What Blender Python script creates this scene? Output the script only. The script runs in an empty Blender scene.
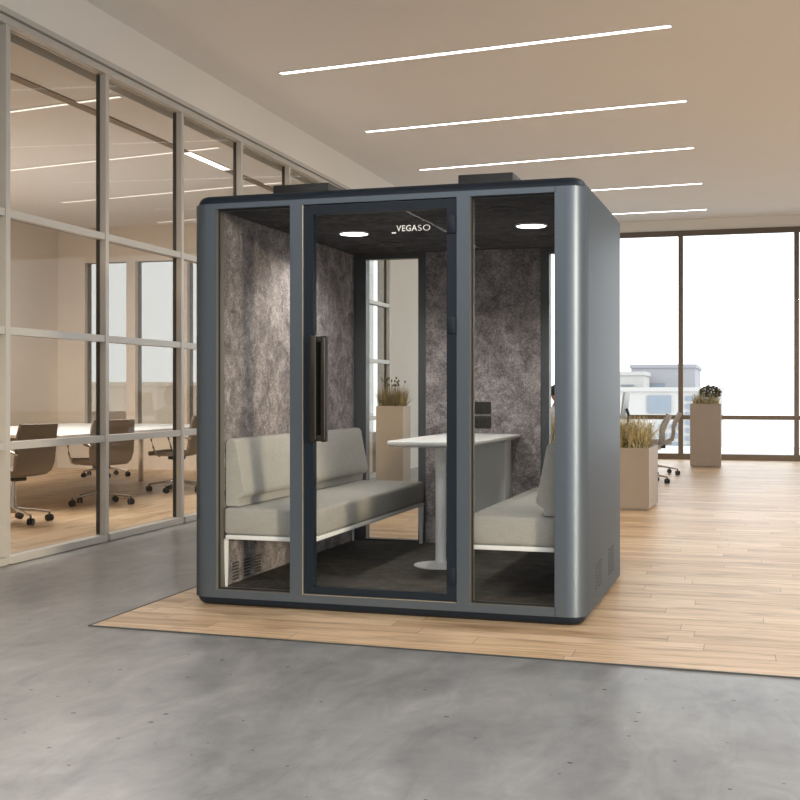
import bpy, bmesh, math, random
from mathutils import Vector, Matrix
random.seed(7)
PI = math.pi
scene = bpy.context.scene
C = scene.collection

# ------------------------------------------------------------------ materials
def newmat(name):
    m = bpy.data.materials.new(name); m.use_nodes = True
    nt = m.node_tree; b = nt.nodes['Principled BSDF']
    return m, nt, b
def lin(r, g, b):
    f = lambda c: (c/255/12.92) if c/255 <= .04045 else ((c/255+.055)/1.055)**2.4
    return (f(r), f(g), f(b), 1)
def flat(name, col, rough=.5, metal=0., spec=.5, var=.04, scale=6.):
    """plain surface with a faint procedural unevenness"""
    m, nt, b = newmat(name)
    tc = nt.nodes.new('ShaderNodeTexCoord'); n = nt.nodes.new('ShaderNodeTexNoise')
    n.inputs['Scale'].default_value = scale; n.inputs['Detail'].default_value = 4
    nt.links.new(tc.outputs['Object'], n.inputs['Vector'])
    mx = nt.nodes.new('ShaderNodeMix'); mx.data_type = 'RGBA'
    c = col
    mx.inputs[6].default_value = tuple(max(0, x*(1-var)) for x in c[:3]) + (1,)
    mx.inputs[7].default_value = tuple(min(1, x*(1+var)) for x in c[:3]) + (1,)
    nt.links.new(n.outputs['Fac'], mx.inputs[0]); nt.links.new(mx.outputs[2], b.inputs['Base Color'])
    b.inputs['Roughness'].default_value = rough; b.inputs['Metallic'].default_value = metal
    b.inputs['Specular IOR Level'].default_value = spec
    return m
def emit(name, col, s):
    m, nt, b = newmat(name)
    b.inputs['Base Color'].default_value = (.8, .8, .8, 1)
    b.inputs['Emission Color'].default_value = col; b.inputs['Emission Strength'].default_value = s
    return m
def glass(name, tint, ior=1.45, rough=0., gloss=1.):
    m = bpy.data.materials.new(name); m.use_nodes = True; nt = m.node_tree; nt.nodes.clear()
    out = nt.nodes.new('ShaderNodeOutputMaterial'); mix = nt.nodes.new('ShaderNodeMixShader')
    t = nt.nodes.new('ShaderNodeBsdfTransparent'); g = nt.nodes.new('ShaderNodeBsdfGlossy')
    fr = nt.nodes.new('ShaderNodeFresnel'); fr.inputs['IOR'].default_value = ior
    mul = nt.nodes.new('ShaderNodeMath'); mul.operation = 'MULTIPLY'; mul.inputs[1].default_value = gloss
    t.inputs['Color'].default_value = tint; g.inputs['Roughness'].default_value = rough
    geo = nt.nodes.new('ShaderNodeNewGeometry'); inv = nt.nodes.new('ShaderNodeMath'); inv.operation = 'SUBTRACT'; inv.inputs[0].default_value = 1
    nt.links.new(geo.outputs['Backfacing'], inv.inputs[1]); m2 = nt.nodes.new('ShaderNodeMath'); m2.operation = 'MULTIPLY'
    nt.links.new(fr.outputs[0], mul.inputs[0]); nt.links.new(mul.outputs[0], m2.inputs[0]); nt.links.new(inv.outputs[0], m2.inputs[1]); nt.links.new(m2.outputs[0], mix.inputs[0])
    nt.links.new(t.outputs[0], mix.inputs[1]); nt.links.new(g.outputs[0], mix.inputs[2])
    nt.links.new(mix.outputs[0], out.inputs['Surface'])
    return m
def ramp(nt, fac, stops):
    r = nt.nodes.new('ShaderNodeValToRGB'); cr = r.color_ramp
    cr.elements[0].position, cr.elements[0].color = stops[0]
    cr.elements[1].position, cr.elements[1].color = stops[-1]
    for p, c in stops[1:-1]:
        e = cr.elements.new(p); e.color = c
    nt.links.new(fac, r.inputs[0]); return r.outputs[0]
def noise(nt, vec, scale, detail=4, rough=.5, dist=0.):
    n = nt.nodes.new('ShaderNodeTexNoise'); n.inputs['Scale'].default_value = scale
    n.inputs['Detail'].default_value = detail; n.inputs['Roughness'].default_value = rough
    n.inputs['Distortion'].default_value = dist; nt.links.new(vec, n.inputs['Vector']); return n.outputs['Fac']
def mapping(nt, scale=(1, 1, 1), rot=(0, 0, 0)):
    tc = nt.nodes.new('ShaderNodeTexCoord'); mp = nt.nodes.new('ShaderNodeMapping')
    mp.inputs['Scale'].default_value = scale; mp.inputs['Rotation'].default_value = rot
    nt.links.new(tc.outputs['Object'], mp.inputs['Vector']); return mp.outputs[0]
def mixc(nt, fac, a, b, mode='MIX'):
    mx = nt.nodes.new('ShaderNodeMix'); mx.data_type = 'RGBA'; mx.blend_type = mode
    for i, v in ((0, fac), (6, a), (7, b)):
        if hasattr(v, 'links'): nt.links.new(v, mx.inputs[i])
        else: mx.inputs[i].default_value = v
    return mx.outputs[2]
def bump(nt, b, h, strength, dist=.01):
    bp = nt.nodes.new('ShaderNodeBump'); bp.inputs['Strength'].default_value = strength
    bp.inputs['Distance'].default_value = dist; nt.links.new(h, bp.inputs['Height'])
    nt.links.new(bp.outputs[0], b.inputs['Normal'])

def felt_mat(name, dark, mid, light):
    m, nt, b = newmat(name)
    v = mapping(nt)
    v2 = mapping(nt, (1, 1, 1.0), (.4, .3, .7))
    n1 = noise(nt, v, 9, 6, .62, .6); n2 = noise(nt, v2, 48, 6, .8, 1.4); n3 = noise(nt, v, 150, 4, .75, .6)
    a = nt.nodes.new('ShaderNodeMath'); a.operation = 'MULTIPLY_ADD'; a.inputs[1].default_value = .30
    nt.links.new(n1, a.inputs[0])
    s = nt.nodes.new('ShaderNodeMath'); s.operation = 'MULTIPLY'; s.inputs[1].default_value = .48; nt.links.new(n2, s.inputs[0])
    s3 = nt.nodes.new('ShaderNodeMath'); s3.operation = 'MULTIPLY_ADD'; s3.inputs[1].default_value = .22
    nt.links.new(n3, s3.inputs[0]); nt.links.new(s.outputs[0], s3.inputs[2]); nt.links.new(s3.outputs[0], a.inputs[2])
    c = ramp(nt, a.outputs[0], [(.40, dark), (.5, mid), (.60, light)])
    nt.links.new(c, b.inputs['Base Color']); b.inputs['Roughness'].default_value = .95
    b.inputs['Specular IOR Level'].default_value = .1
    bump(nt, b, n2, .35, .004)
    return m
def fabric_mat(name, a, c):
    m, nt, b = newmat(name)
    n1 = noise(nt, mapping(nt, (260, 260, 30)), 1, 3, .6); n2 = noise(nt, mapping(nt, (30, 30, 320)), 1, 3, .6)
    n3 = noise(nt, mapping(nt), 14, 4, .6)
    col = mixc(nt, n1, a, c); col = mixc(nt, .5, col, mixc(nt, n2, a, c))
    col = mixc(nt, .25, col, mixc(nt, n3, a, c))
    nt.links.new(col, b.inputs['Base Color']); b.inputs['Roughness'].default_value = .92
    b.inputs['Specular IOR Level'].default_value = .15
    bump(nt, b, n2, .2, .002)
    return m
def wood_mat(name, cols, rot=0., rough=.36, bw=1.35, rh=.145):
    m, nt, b = newmat(name)
    v = mapping(nt, (1, 1, 1), (0, 0, rot))
    sx = nt.nodes.new('ShaderNodeSeparateXYZ'); nt.links.new(v, sx.inputs[0])
    def mth(op, a, b=None):
        n = nt.nodes.new('ShaderNodeMath'); n.operation = op
        for i, q in enumerate((a, b)):
            if q is None: continue
            if hasattr(q, 'links'): nt.links.new(q, n.inputs[i])
            else: n.inputs[i].default_value = q
        return n.outputs[0]
    row = mth('FLOOR', mth('DIVIDE', sx.outputs['Y'], rh))
    wn = nt.nodes.new('ShaderNodeTexWhiteNoise'); wn.noise_dimensions = '1D'; nt.links.new(row, wn.inputs['W'])
    cx = nt.nodes.new('ShaderNodeCombineXYZ'); nt.links.new(mth('ADD', sx.outputs['X'], mth('MULTIPLY', wn.outputs['Value'], bw)), cx.inputs['X']); nt.links.new(sx.outputs['Y'], cx.inputs['Y'])
    v = cx.outputs[0]
    br = nt.nodes.new('ShaderNodeTexBrick'); nt.links.new(v, br.inputs['Vector'])
    br.offset = 0; br.offset_frequency = 2; br.squash = 1
    br.inputs['Scale'].default_value = 1; br.inputs['Brick Width'].default_value = bw
    br.inputs['Row Height'].default_value = rh; br.inputs['Mortar Size'].default_value = .0016
    br.inputs['Mortar Smooth'].default_value = .3; br.inputs['Bias'].default_value = 0
    br.inputs['Color1'].default_value = (0, 0, 0, 1); br.inputs['Color2'].default_value = (1, 1, 1, 1)
    br.inputs['Mortar'].default_value = (.5, .5, .5, 1)
    base = ramp(nt, br.outputs['Color'], [(0, cols[0]), (.35, cols[1]), (.7, cols[2]), (1, cols[3])])
    # grain: noise stretched along the plank, shifted per plank
    sep = nt.nodes.new('ShaderNodeVectorMath'); sep.operation = 'MULTIPLY_ADD'
    nt.links.new(br.outputs['Color'], sep.inputs[0]); sep.inputs[1].default_value = (13, 7, 0); nt.links.new(v, sep.inputs[2])
    mp = nt.nodes.new('ShaderNodeMapping'); mp.inputs['Scale'].default_value = (1.1, 22, 1); nt.links.new(sep.outputs[0], mp.inputs['Vector'])
    g = noise(nt, mp.outputs[0], 1.6, 7, .6, .8)
    gcol = ramp(nt, g, [(.25, (.50, .43, .36, 1)), (.5, (.95, .94, .92, 1)), (.8, (1.12, 1.12, 1.12, 1))])
    col = mixc(nt, 1., base, gcol, 'MULTIPLY')
    mp2 = nt.nodes.new('ShaderNodeMapping'); mp2.inputs['Scale'].default_value = (1.8, 6, 1); nt.links.new(sep.outputs[0], mp2.inputs['Vector'])
    k = noise(nt, mp2.outputs[0], 1.3, 3, .5)
    kc = ramp(nt, k, [(.32, (.64, .57, .50, 1)), (.46, (1, 1, 1, 1)), (1, (1.04, 1.04, 1.04, 1))])
    col = mixc(nt, .8, col, kc, 'MULTIPLY')
    mo = mixc(nt, br.outputs['Fac'], col, cols[4])
    nt.links.new(mo, b.inputs['Base Color']); b.inputs['Roughness'].default_value = rough
    rr = ramp(nt, g, [(.2, (rough+.12,)*3+(1,)), (.8, (rough-.06,)*3+(1,))]); nt.links.new(rr, b.inputs['Roughness'])
    bump(nt, b, g, .06, .003)
    return m
def concrete_mat():
    m, nt, b = newmat('polished_concrete')
    v = mapping(nt, (1, 1, 1), (0, 0, 0))
    vs = mapping(nt, (2.0, .7, 1), (0, 0, math.radians(28)))
    n1 = noise(nt, v, .9, 6, .62, .4); n2 = noise(nt, vs, 2.6, 7, .68, .9); n3 = noise(nt, v, 9, 3, .6)
    a = nt.nodes.new('ShaderNodeMath'); a.operation = 'MULTIPLY_ADD'; a.inputs[1].default_value = .45
    nt.links.new(n1, a.inputs[0])
    s = nt.nodes.new('ShaderNodeMath'); s.operation = 'MULTIPLY'; s.inputs[1].default_value = .42; nt.links.new(n2, s.inputs[0])
    s2 = nt.nodes.new('ShaderNodeMath'); s2.operation = 'MULTIPLY_ADD'; s2.inputs[1].default_value = .13
    nt.links.new(n3, s2.inputs[0]); nt.links.new(s.outputs[0], s2.inputs[2]); nt.links.new(s2.outputs[0], a.inputs[2])
    col = ramp(nt, a.outputs[0], [(.30, lin(78, 78, 79)), (.44, lin(118, 117, 117)), (.55, lin(141, 140, 138)), (.70, lin(174, 171, 167))])
    # pin holes
    def pits(scale, lo, hi):
        vo = nt.nodes.new('ShaderNodeTexVoronoi'); vo.voronoi_dimensions = '2D'; vo.inputs['Scale'].default_value = scale; nt.links.new(v, vo.inputs['Vector'])
        vd = nt.nodes.new('ShaderNodeTexVoronoi'); vd.voronoi_dimensions = '2D'; vd.inputs['Scale'].default_value = scale; nt.links.new(v, vd.inputs['Vector'])
        sc = nt.nodes.new('ShaderNodeSeparateColor'); nt.links.new(vd.outputs['Color'], sc.inputs[0])
        rad = nt.nodes.new('ShaderNodeMath'); rad.operation = 'MULTIPLY_ADD'; rad.inputs[1].default_value = hi; rad.inputs[2].default_value = lo
        nt.links.new(sc.outputs[0], rad.inputs[0])
        lt = nt.nodes.new('ShaderNodeMath'); lt.operation = 'LESS_THAN'
        nt.links.new(vo.outputs['Distance'], lt.inputs[0]); nt.links.new(rad.outputs[0], lt.inputs[1]); return lt.outputs[0]
    p = pits(6, -.125, .19)
    col = mixc(nt, p, col, lin(48, 46, 44))
    nt.links.new(col, b.inputs['Base Color'])
    b.inputs['Roughness'].default_value = .30
    b.inputs['Specular IOR Level'].default_value = .55
    return m

M = {}
M['paint'] = flat('slate_grey_powder_coat', (.125, .148, .172, 1), .38, .62, .3, .03, 3)
M['paint'].node_tree.nodes['Principled BSDF'].inputs['Specular Tint'].default_value = (.15, .15, .15, 1)
M['navy'] = flat('dark_navy_powder_coat', (.007, .014, .024, 1), .5, .0, .35, .5, .05)
M['door'] = flat('dark_navy_door_paint', (.006, .012, .020, 1), .45, .0, .35, .5, .05)
M['jamb'] = flat('lit_jamb_grey', (.19, .18, .155, 1), .45, .4)  # lighter than the frame paint: light on the jambs put into the colour
M['champ'] = flat('champagne_metal', (.62, .56, .45, 1), .3, .8)
M['bronze'] = flat('dark_bronze', (.035, .03, .024, 1), .32, .6)
M['black'] = flat('black_plastic', (.012, .012, .012, 1), .5)
M['felt'] = felt_mat('mottled_grey_felt', lin(80, 76, 78), lin(136, 129, 129), lin(190, 183, 181))
M['felt_dark'] = felt_mat('charcoal_felt', lin(48, 49, 52), lin(76, 76, 79), lin(110, 109, 110))
M['carpet'] = felt_mat('dark_carpet', lin(58, 55, 51), lin(84, 80, 74), lin(106, 100, 92))
M['fabric'] = fabric_mat('light_grey_weave', lin(134, 133, 129), lin(190, 187, 180))
M['white'] = flat('white_laminate', (.88, .88, .87, 1), .35)
M['white_metal'] = flat('white_metal', (.84, .84, .84, 1), .4)
M['panel_grey'] = flat('pale_grey_panel', (.76, .77, .76, 1), .5)
M['led'] = emit('lit_downlight', (1, .95, .86, 1), 9.)
M['strip'] = emit('lit_strip', (1, .975, .94, 1), 6.)
M['strip_soft'] = emit('lit_meeting_room_strip', (1, .95, .88, 1), 1.35)
M['concrete'] = concrete_mat()
oak = [lin(194, 161, 123), lin(208, 175, 137), lin(217, 186, 150), lin(225, 197, 163), lin(100, 80, 60)]
M['oak'] = wood_mat('oak_planks', oak)
M['oak2'] = wood_mat('oak_planks_meeting_room', [lin(204, 172, 136), lin(214, 184, 148), lin(222, 194, 158), lin(228, 202, 168), lin(150, 122, 92)], PI/2)
M['ceil'] = flat('beige_ceiling_paint', lin(240, 240, 240), .9, var=.015, scale=1.5)
M['wall'] = flat('pale_wall_paint', lin(226, 222, 214), .85, var=.015, scale=1.5)
M['mroom_wall'] = flat('beige_meeting_room_paint', lin(228, 218, 206), .85, var=.015, scale=1.5)
M['part_frame'] = flat('putty_grey_aluminium', lin(186, 182, 174), .42, .15)
M['gasket'] = flat('dark_gasket', lin(70, 70, 68), .6)
M['winframe'] = flat('bronze_window_frame', lin(98, 86, 74), .5, .2)
M['glass'] = glass('clear_glass', (.97, .975, .97, 1), 1.35)
M['podglass'] = glass('pod_glass', (.95, .955, .95, 1), 1.32)
M['partglass'] = glass('partition_glass', (.77, .762, .745, 1), 1.4, 0., .35)
M['mroomglass'] = glass('meeting_room_window_glass', (.66, .655, .64, 1), 1.35)
M['plant_box'] = flat('taupe_planter_paint', lin(160, 146, 131), .55, var=.05)
M['soil'] = flat('potting_soil', (.03, .022, .015, 1), .95, var=.4, scale=60)
M['chrome'] = flat('brushed_chrome', (.62, .60, .57, 1), .25, .9)
M['chair_grey'] = flat('grey_chair_mesh', lin(150, 144, 134), .7, var=.06, scale=40)
M['chair_dark'] = flat('taupe_chair_shell', lin(134, 122, 109), .6, var=.05)
M['skin'] = flat('skin', lin(206, 150, 118), .55, var=.05)
M['shirt'] = flat('white_shirt_cloth', lin(232, 230, 226), .85, var=.05, scale=30)
M['trousers'] = flat('dark_trouser_cloth', lin(54, 56, 64), .9, var=.1, scale=40)
M['hair'] = flat('dark_hair', lin(36, 26, 20), .55, var=.3, scale=80)
M['screen_back'] = flat('silver_monitor_back', lin(168, 176, 176), .4, .3)
def leaf_mat(name, a, b_):
    m, nt, b = newmat(name)
    n = noise(nt, mapping(nt), 22, 3, .6)
    nt.links.new(ramp(nt, n, [(.3, a), (.7, b_)]), b.inputs['Base Color']); b.inputs['Roughness'].default_value = .65
    return m
M['grass'] = leaf_mat('straw_green_grass', lin(130, 118, 76), lin(222, 206, 158))
M['bush'] = leaf_mat('dark_olive_leaves', lin(60, 56, 34), lin(104, 96, 60))
M['olive'] = leaf_mat('olive_seedheads', lin(112, 100, 68), lin(172, 156, 112))

# ------------------------------------------------------------------ mesh helpers
def box(bm, x0, x1, y0, y1, z0, z1, bev=0., seg=2, mat=0):
    vs = [bm.verts.new(p) for p in ((x0,y0,z0),(x1,y0,z0),(x1,y1,z0),(x0,y1,z0),(x0,y0,z1),(x1,y0,z1),(x1,y1,z1),(x0,y1,z1))]
    fs = [bm.faces.new([vs[i] for i in f]) for f in ((0,3,2,1),(4,5,6,7),(0,1,5,4),(1,2,6,5),(2,3,7,6),(3,0,4,7))]
    for f in fs: f.material_index = mat
    if bev:
        es = list({e for f in fs for e in f.edges})
        bmesh.ops.bevel(bm, geom=es, offset=bev, segments=seg, profile=.5, affect='EDGES')
    return vs
def loft(bm, rings, cap0=True, cap1=True, closed=True):
    R = [[bm.verts.new(p) for p in r] for r in rings]; n = len(R[0])
    for a, b in zip(R, R[1:]):
        for i in range(n if closed else n-1):
            j = (i+1) % n; bm.faces.new((a[i], a[j], b[j], b[i]))
    if cap0: bm.faces.new(R[0][::-1])
    if cap1: bm.faces.new(R[-1])
    return R
def prism(bm, poly, z0, z1):
    loft(bm, [[(x, y, z0) for x, y in poly], [(x, y, z1) for x, y in poly]])
def lathe(bm, prof, cx=0, cy=0, n=32, cap0=True, cap1=True):
    loft(bm, [[(cx+r*math.cos(2*PI*i/n), cy+r*math.sin(2*PI*i/n), z) for i in range(n)] for r, z in prof], cap0, cap1)
def tube(bm, pts, r, n=8, r1=None, flat_=1.):
    pts = [Vector(p) for p in pts]; rings = []
    up = Vector((0, 0, 1))
    for k, p in enumerate(pts):
        t = ((pts[min(k+1, len(pts)-1)]-pts[max(k-1, 0)])).normalized()
        ref = up if abs(t.dot(up)) < .95 else Vector((0, 1, 0))
        a = t.cross(ref).normalized(); b = a.cross(t).normalized()
        rr = r if r1 is None else r+(r1-r)*k/(len(pts)-1)
        rings.append([p+a*rr*math.cos(2*PI*i/n)+b*rr*flat_*math.sin(2*PI*i/n) for i in range(n)])
    loft(bm, rings)
def obj(name, bm, mats, parent=None, smooth=True, angle=35, loc=None, rotz=None, label=None):
    bmesh.ops.recalc_face_normals(bm, faces=bm.faces[:])
    me = bpy.data.meshes.new(name); bm.to_mesh(me); bm.free()
    for m in (mats if isinstance(mats, (list, tuple)) else [mats]): me.materials.append(m)
    if smooth:
        for p in me.polygons: p.use_smooth = True
        me.set_sharp_from_angle(angle=math.radians(angle))
    o = bpy.data.objects.new(name, me); C.objects.link(o)
    if parent is not None: o.parent = parent
    if loc is not None: o.location = loc
    if rotz is not None: o.rotation_euler = (0, 0, rotz)
    if label: o['label'] = label
    return o
def tag(o, label, cat, group=None):
    o['label'] = label; o['category'] = cat
    if group: o['group'] = group
    return o
def thing(name, label, cat, loc=(0,0,0), rotz=0., group=None):
    o = bpy.data.objects.new(name, None); C.objects.link(o); o.empty_display_size = .1
    o.location = loc; o.rotation_euler = (0, 0, rotz)
    return tag(o, label, cat, group)
def struct(o): o['kind'] = 'structure'; return o
def dup(root, loc=None, rotz=None, label=None, group=None):
    r = root.copy(); C.objects.link(r)
    if loc is not None: r.location = loc
    if rotz is not None: r.rotation_euler = (0, 0, rotz)
    if label: r['label'] = label
    if group: r['group'] = group
    for ch in list(root.children):
        c = ch.copy(); C.objects.link(c); c.parent = r
        for g in list(ch.children):
            d = g.copy(); C.objects.link(d); d.parent = c
    return r
def bx(name, m, dims, parent=None, bev=0., **k):
    bm = bmesh.new(); box(bm, *dims, bev=bev); return obj(name, bm, m, parent, **k)

# ------------------------------------------------------------------ the building
ZC = 4.145
# main floor: polished concrete; oak inset lies on it
struct(bx('floor', M['concrete'], (-16, 9, -19, 26, -.15, 0)))
woodpoly = [(-3.115, 5.255), (9, 4.70), (9, 20.9), (-3.115, 20.9)]
bm = bmesh.new(); prism(bm, woodpoly, .0005, .004); struct(obj('floor_wood', bm, M['oak'], smooth=False))
bm = bmesh.new()
prism(bm, [(-3.127, 5.243), (9, 4.688), (9, 4.70), (-3.115, 5.255)], .0005, .0055)
prism(bm, [(-3.127, 5.243), (-3.115, 5.255), (-3.115, 20.9), (-3.127, 20.9)], .0005, .0055)
struct(obj('trim_1', bm, M['gasket'], smooth=False))
struct(bx('floor_meeting_room', M['oak2'], (-10, -4.84, 5.2, 15.9, .0005, .004)))
struct(bx('ceiling', M['ceil'], (-16, 9, -19, 21.3, ZC, ZC+.2)))
struct(bx('ceiling_meeting_room', M['ceil'], (-10, -4.95, 5.2, 15.9, 3.66, 3.76)))
# left wall: bulkhead over the partition, solid end wall, meeting-room walls
bm = bmesh.new(); box(bm, -4.95, -4.75, 5.2, 16.14, 3.765, ZC); box(bm, -4.95, -4.75, 16.14, 20.9, 0, ZC)
struct(obj('wall_left', bm, M['wall'], smooth=False))
bm = bmesh.new(); box(bm, -10.2, -10, 5.0, 16.1, 0, ZC); box(bm, -10, -4.75, 5.0, 5.2, 0, ZC)
struct(obj('wall_meeting_room', bm, M['mroom_wall'], smooth=False))
bm = bmesh.new(); box(bm, -16, -1.5, -19.2, -19, 0, ZC); box(bm, -1.5, 9, -19.2, -19, 0, .2); box(bm, -1.5, 9, -19.2, -19, 3.9, ZC)
box(bm, -16.2, -16, -19.2, 5.2, 0, ZC); box(bm, -16, -10.2, 5.0, 5.2, 0, ZC)
struct(obj('wall_front', bm, M['wall'], smooth=False))
bm = bmesh.new(); box(bm, 9, 9.2, -19, 21.15, 0, .1); box(bm, 9, 9.2, -19, 21.15, 4.05, ZC)
box(bm, 9, 9.2, 3.5, 12, .1, 4.05); box(bm, 9, 9.2, 15, 21.15, .1, 4.05)
struct(obj('wall_right', bm, M['wall'], smooth=False))
# meeting-room window wall (openings between posts)
bm = bmesh.new()
box(bm, -10, -4.95, 15.9, 16.1, 0, .6); box(bm, -10, -4.95, 15.9, 16.1, 3.13, 3.66)
xs = [-8.755+.855*k for k in range(-1, 5)]
for x in xs: box(bm, x-.075, x+.075, 15.9, 16.1, .6, 3.13)
box(bm, -10, -9.68, 15.9, 16.1, .6, 3.13)
struct(obj('wall_meeting_back', bm, M['mroom_wall'], smooth=False))
for k, x in enumerate(xs):
    x1 = min(x+.78, -4.96) if k < 5 else -4.96
    if x1-x > .1: struct(bx('window_%d' % (k+1), M['mroomglass'], (x+.076, x1-.001, 15.98, 15.99, .601, 3.129)))

# glass partition
gp = bpy.data.objects.new('glass_partition', None); C.objects.link(gp); struct(gp)
rails = [(0.004, .055), (.78, .832), (1.565, 1.617), (2.365, 2.417)]
ends = [8.28+1.3095*k for k in range(-2, 7)]
for k, ye in enumerate(ends):
    bx('mullion', M['part_frame'], (-4.835, -4.75, ye-.05, ye, .004, 3.665), gp)
    bx('gasket', M['gasket'], (-4.832, -4.803, ye-.053, ye-.0505, .06, 3.66), gp)
starts = [5.2]+ends[:-1]
for y0, y1 in zip(starts, ends):
    for z0, z1 in rails: bx('rail', M['part_frame'], (-4.835, -4.755 if z0 > .01 else -4.735, y0+.001, y1-.054, z0, z1), gp)
    zz = [.055, .78, .832, 1.565, 1.617, 2.365, 2.417, 3.665]
    for i in range(0, 8, 2):
        bx('glass_pane', M['partglass'], (-4.806, -4.796, y0+.001, y1-.054, zz[i], zz[i+1]), gp)
bm = bmesh.new()
box(bm, -4.84, -4.745, 5.2, 16.14, 3.666, 3.71); box(bm, -4.84, -4.725, 5.2, 16.14, 3.725, 3.764); box(bm, -4.84, -4.76, 5.2, 16.14, 3.709, 3.726)
obj('head_rail', bm, M['part_frame'], gp, smooth=False)

# back window wall of the open office
bm = bmesh.new(); box(bm, -4.75, 9, 20.9, 21.15, 3.95, ZC)
struct(obj('wall_back', bm, M['wall'], smooth=False))
mull = [-4.69]+[-.927+1.9*k for k in range(-1, 6)]
bm = bmesh.new()
for x in mull: box(bm, x-.04, x+.04, 20.86, 20.98, .0045, 3.95)
box(bm, -4.75, 9, 20.87, 20.97, 3.86, 3.95); box(bm, -4.75, 9, 20.87, 20.97, .69, .765); box(bm, -4.75, 9, 20.85, 20.98, .0045, .10)
struct(obj('trim_2', bm, M['winframe'], smooth=False))
for k in range(len(mull)-1):
    struct(bx('window_%d' % (k+11), M['glass'], (mull[k]+.041, mull[k+1]-.041, 20.92, 20.93, .101, 3.859)))

# ------------------------------------------------------------------ ceiling lights
def strip(name, label, loc, L, rz, w=.06, group='linear ceiling lights', mat='strip'):
    t = thing(name, label, 'light', loc, rz, group)
    bm = bmesh.new(); box(bm, -L/2-.012, L/2+.012, -w/2-.012, -w/2, -.006, .0); box(bm, -L/2-.012, L/2+.012, w/2, w/2+.012, -.006, 0)
    box(bm, -L/2-.012, -L/2, -w/2, w/2, -.006, 0); box(bm, L/2, L/2+.012, -w/2, w/2, -.006, 0)
    obj('housing', bm, M['white_metal'], t, smooth=False)
    bx('diffuser', M[mat], (-L/2, L/2, -w/2, w/2, -.004, 0), t)
    return t
RZ = math.radians(-7.4)
for (cx, cy, nm) in ((-2.30, 10.02, 'long linear light in the beige ceiling, nearest row of the visible five'),
                     (-2.28, 12.59, 'long linear light in the beige ceiling, second row from the front'),
                     (-2.29, 15.0, 'long linear light in the beige ceiling, third row, just above the pod roof fans'),
                     (-2.27, 17.5, 'linear ceiling light half hidden by the pod roof corner, fourth row'),
                     (-2.27, 19.93, 'short visible linear ceiling light closest to the window wall, last row')):
    strip('linear_ceiling_light', nm, (cx, cy, ZC-.0005), 3.6, RZ if cy < 17 else math.radians(-5.5 if cy < 19 else -3.))
strip('linear_ceiling_light', 'long ceiling light running lengthwise, seen only as a reflection in the pod glass', (-5.86, -9.2, ZC-.0005), 5.2, PI/2-.0227)
# meeting room lights
RM = math.radians(-10.2)
for (xr, yr, L, nm) in ((-4.98, 8.87, 2.4, 'thin strip light on the meeting room ceiling nearest the camera'),
                        (-5.06, 11.0, 3.2, 'thin strip light on the meeting room ceiling meeting the bright lamp in the slot'),
                        (-5.17, 13.05, 3.4, 'thin strip light on the meeting room ceiling ending just above the pod roof'),
                        (-6.2, 15.28, 2.0, 'short strip light on the meeting room ceiling next to its window wall')):
    strip('linear_ceiling_light', nm, (xr-L/2*math.cos(RM), yr-L/2*math.sin(RM), 3.6595), L, RM, .045, 'meeting room strip lights', 'strip_soft')
bm = bmesh.new(); box(bm, -5.535, -5.435, 5.21, 11.12, 3.650, 3.6595); box(bm, -5.535, -5.435, 12.16, 15.8, 3.650, 3.6595)
struct(obj('trim_3', bm, flat('slot_grey', lin(150, 138, 124), .7), smooth=False))
strip('slot_light', 'bright short lamp set in the dark slot of the meeting room ceiling', (-5.485, 11.64, 3.6595), .98, PI/2, .09, None)

# ------------------------------------------------------------------ the pod
W, D = 2.1755, 2.36
PO = Vector((-2.8948, 5.9191, .0045)); PR = math.radians(-1.3035)
pm = Matrix.Translation(PO) @ Matrix.Rotation(PR, 4, 'Z')
def PW(x, y, z=0.): return tuple(pm @ Vector((x, y, z)))
pod = thing('office_pod', 'slate grey four-seat acoustic meeting pod with glass front standing on the oak floor', 'office pod', PO, PR)
def outline(i, n=9, r=.1):
    p = []
    rr = max(r-i, .02)
    cx, cy = i+rr, i+rr
    for k in range(n): a = PI+PI/2*k/(n-1); p.append((cx+rr*math.cos(a), cy+rr*math.sin(a)))
    cx = W-i-rr
    for k in range(n): a = 1.5*PI+PI/2*k/(n-1); p.append((cx+rr*math.cos(a), cy+rr*math.sin(a)))
    p.append((W-i, 1.444))
    for k in range(5): a = PI/2*k/4; p.append((W-.155-i+.05*math.cos(a), D-.05-i+.05*math.sin(a)))
    for k in range(5): a = PI/2+PI/2*k/4; p.append((.155+i+.05*math.cos(a), D-.05-i+.05*math.sin(a)))
    p.append((i, 1.444))
    return p
# rounded roof cap and plinth
bm = bmesh.new(); r = .048
rings = [[(x, y, 2.2) for x, y in outline(.012)]]
for k in range(7):
    a = PI/2*k/6; rings.append([(x, y, 2.202+r*math.sin(a)) for x, y in outline(.012+r*(1-math.cos(a)))])
loft(bm, rings); obj('roof_cap', bm, M['navy'], pod, angle=50)
bm = bmesh.new(); rings = []
for k in range(7):
    a = PI/2*k/6; rings.append([(x, y, .045-.045*math.cos(a)) for x, y in outline(.012+.045*(1-math.sin(a)))])
loft(bm, rings); obj('plinth', bm, M['navy'], pod, angle=50)
# side shells with rounded front corners
def shell(mirror):
    p = [(.155, 0)]
    for k in range(13): a = 1.5*PI-PI/2*k/12; p.append((.1+.1*math.cos(a), .1+.1*math.sin(a)))
    p += [(0, 1.444)]
    for k in range(5): a = PI-PI/2*k/4; p.append((.155+.05*math.cos(a), D-.05+.05*math.sin(a)))
    p += [(.16, D), (.16, 2.29), (.138, 2.29), (.138, .1), (.155, .1)]
    if mirror: p = [(W-x, y) for x, y in p]
    bm = bmesh.new(); prism(bm, p, .046, 2.2); return bm
obj('side_shell', shell(False), M['paint'], pod)
right_shell = obj('side_shell', shell(True), M['paint'], pod)
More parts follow.
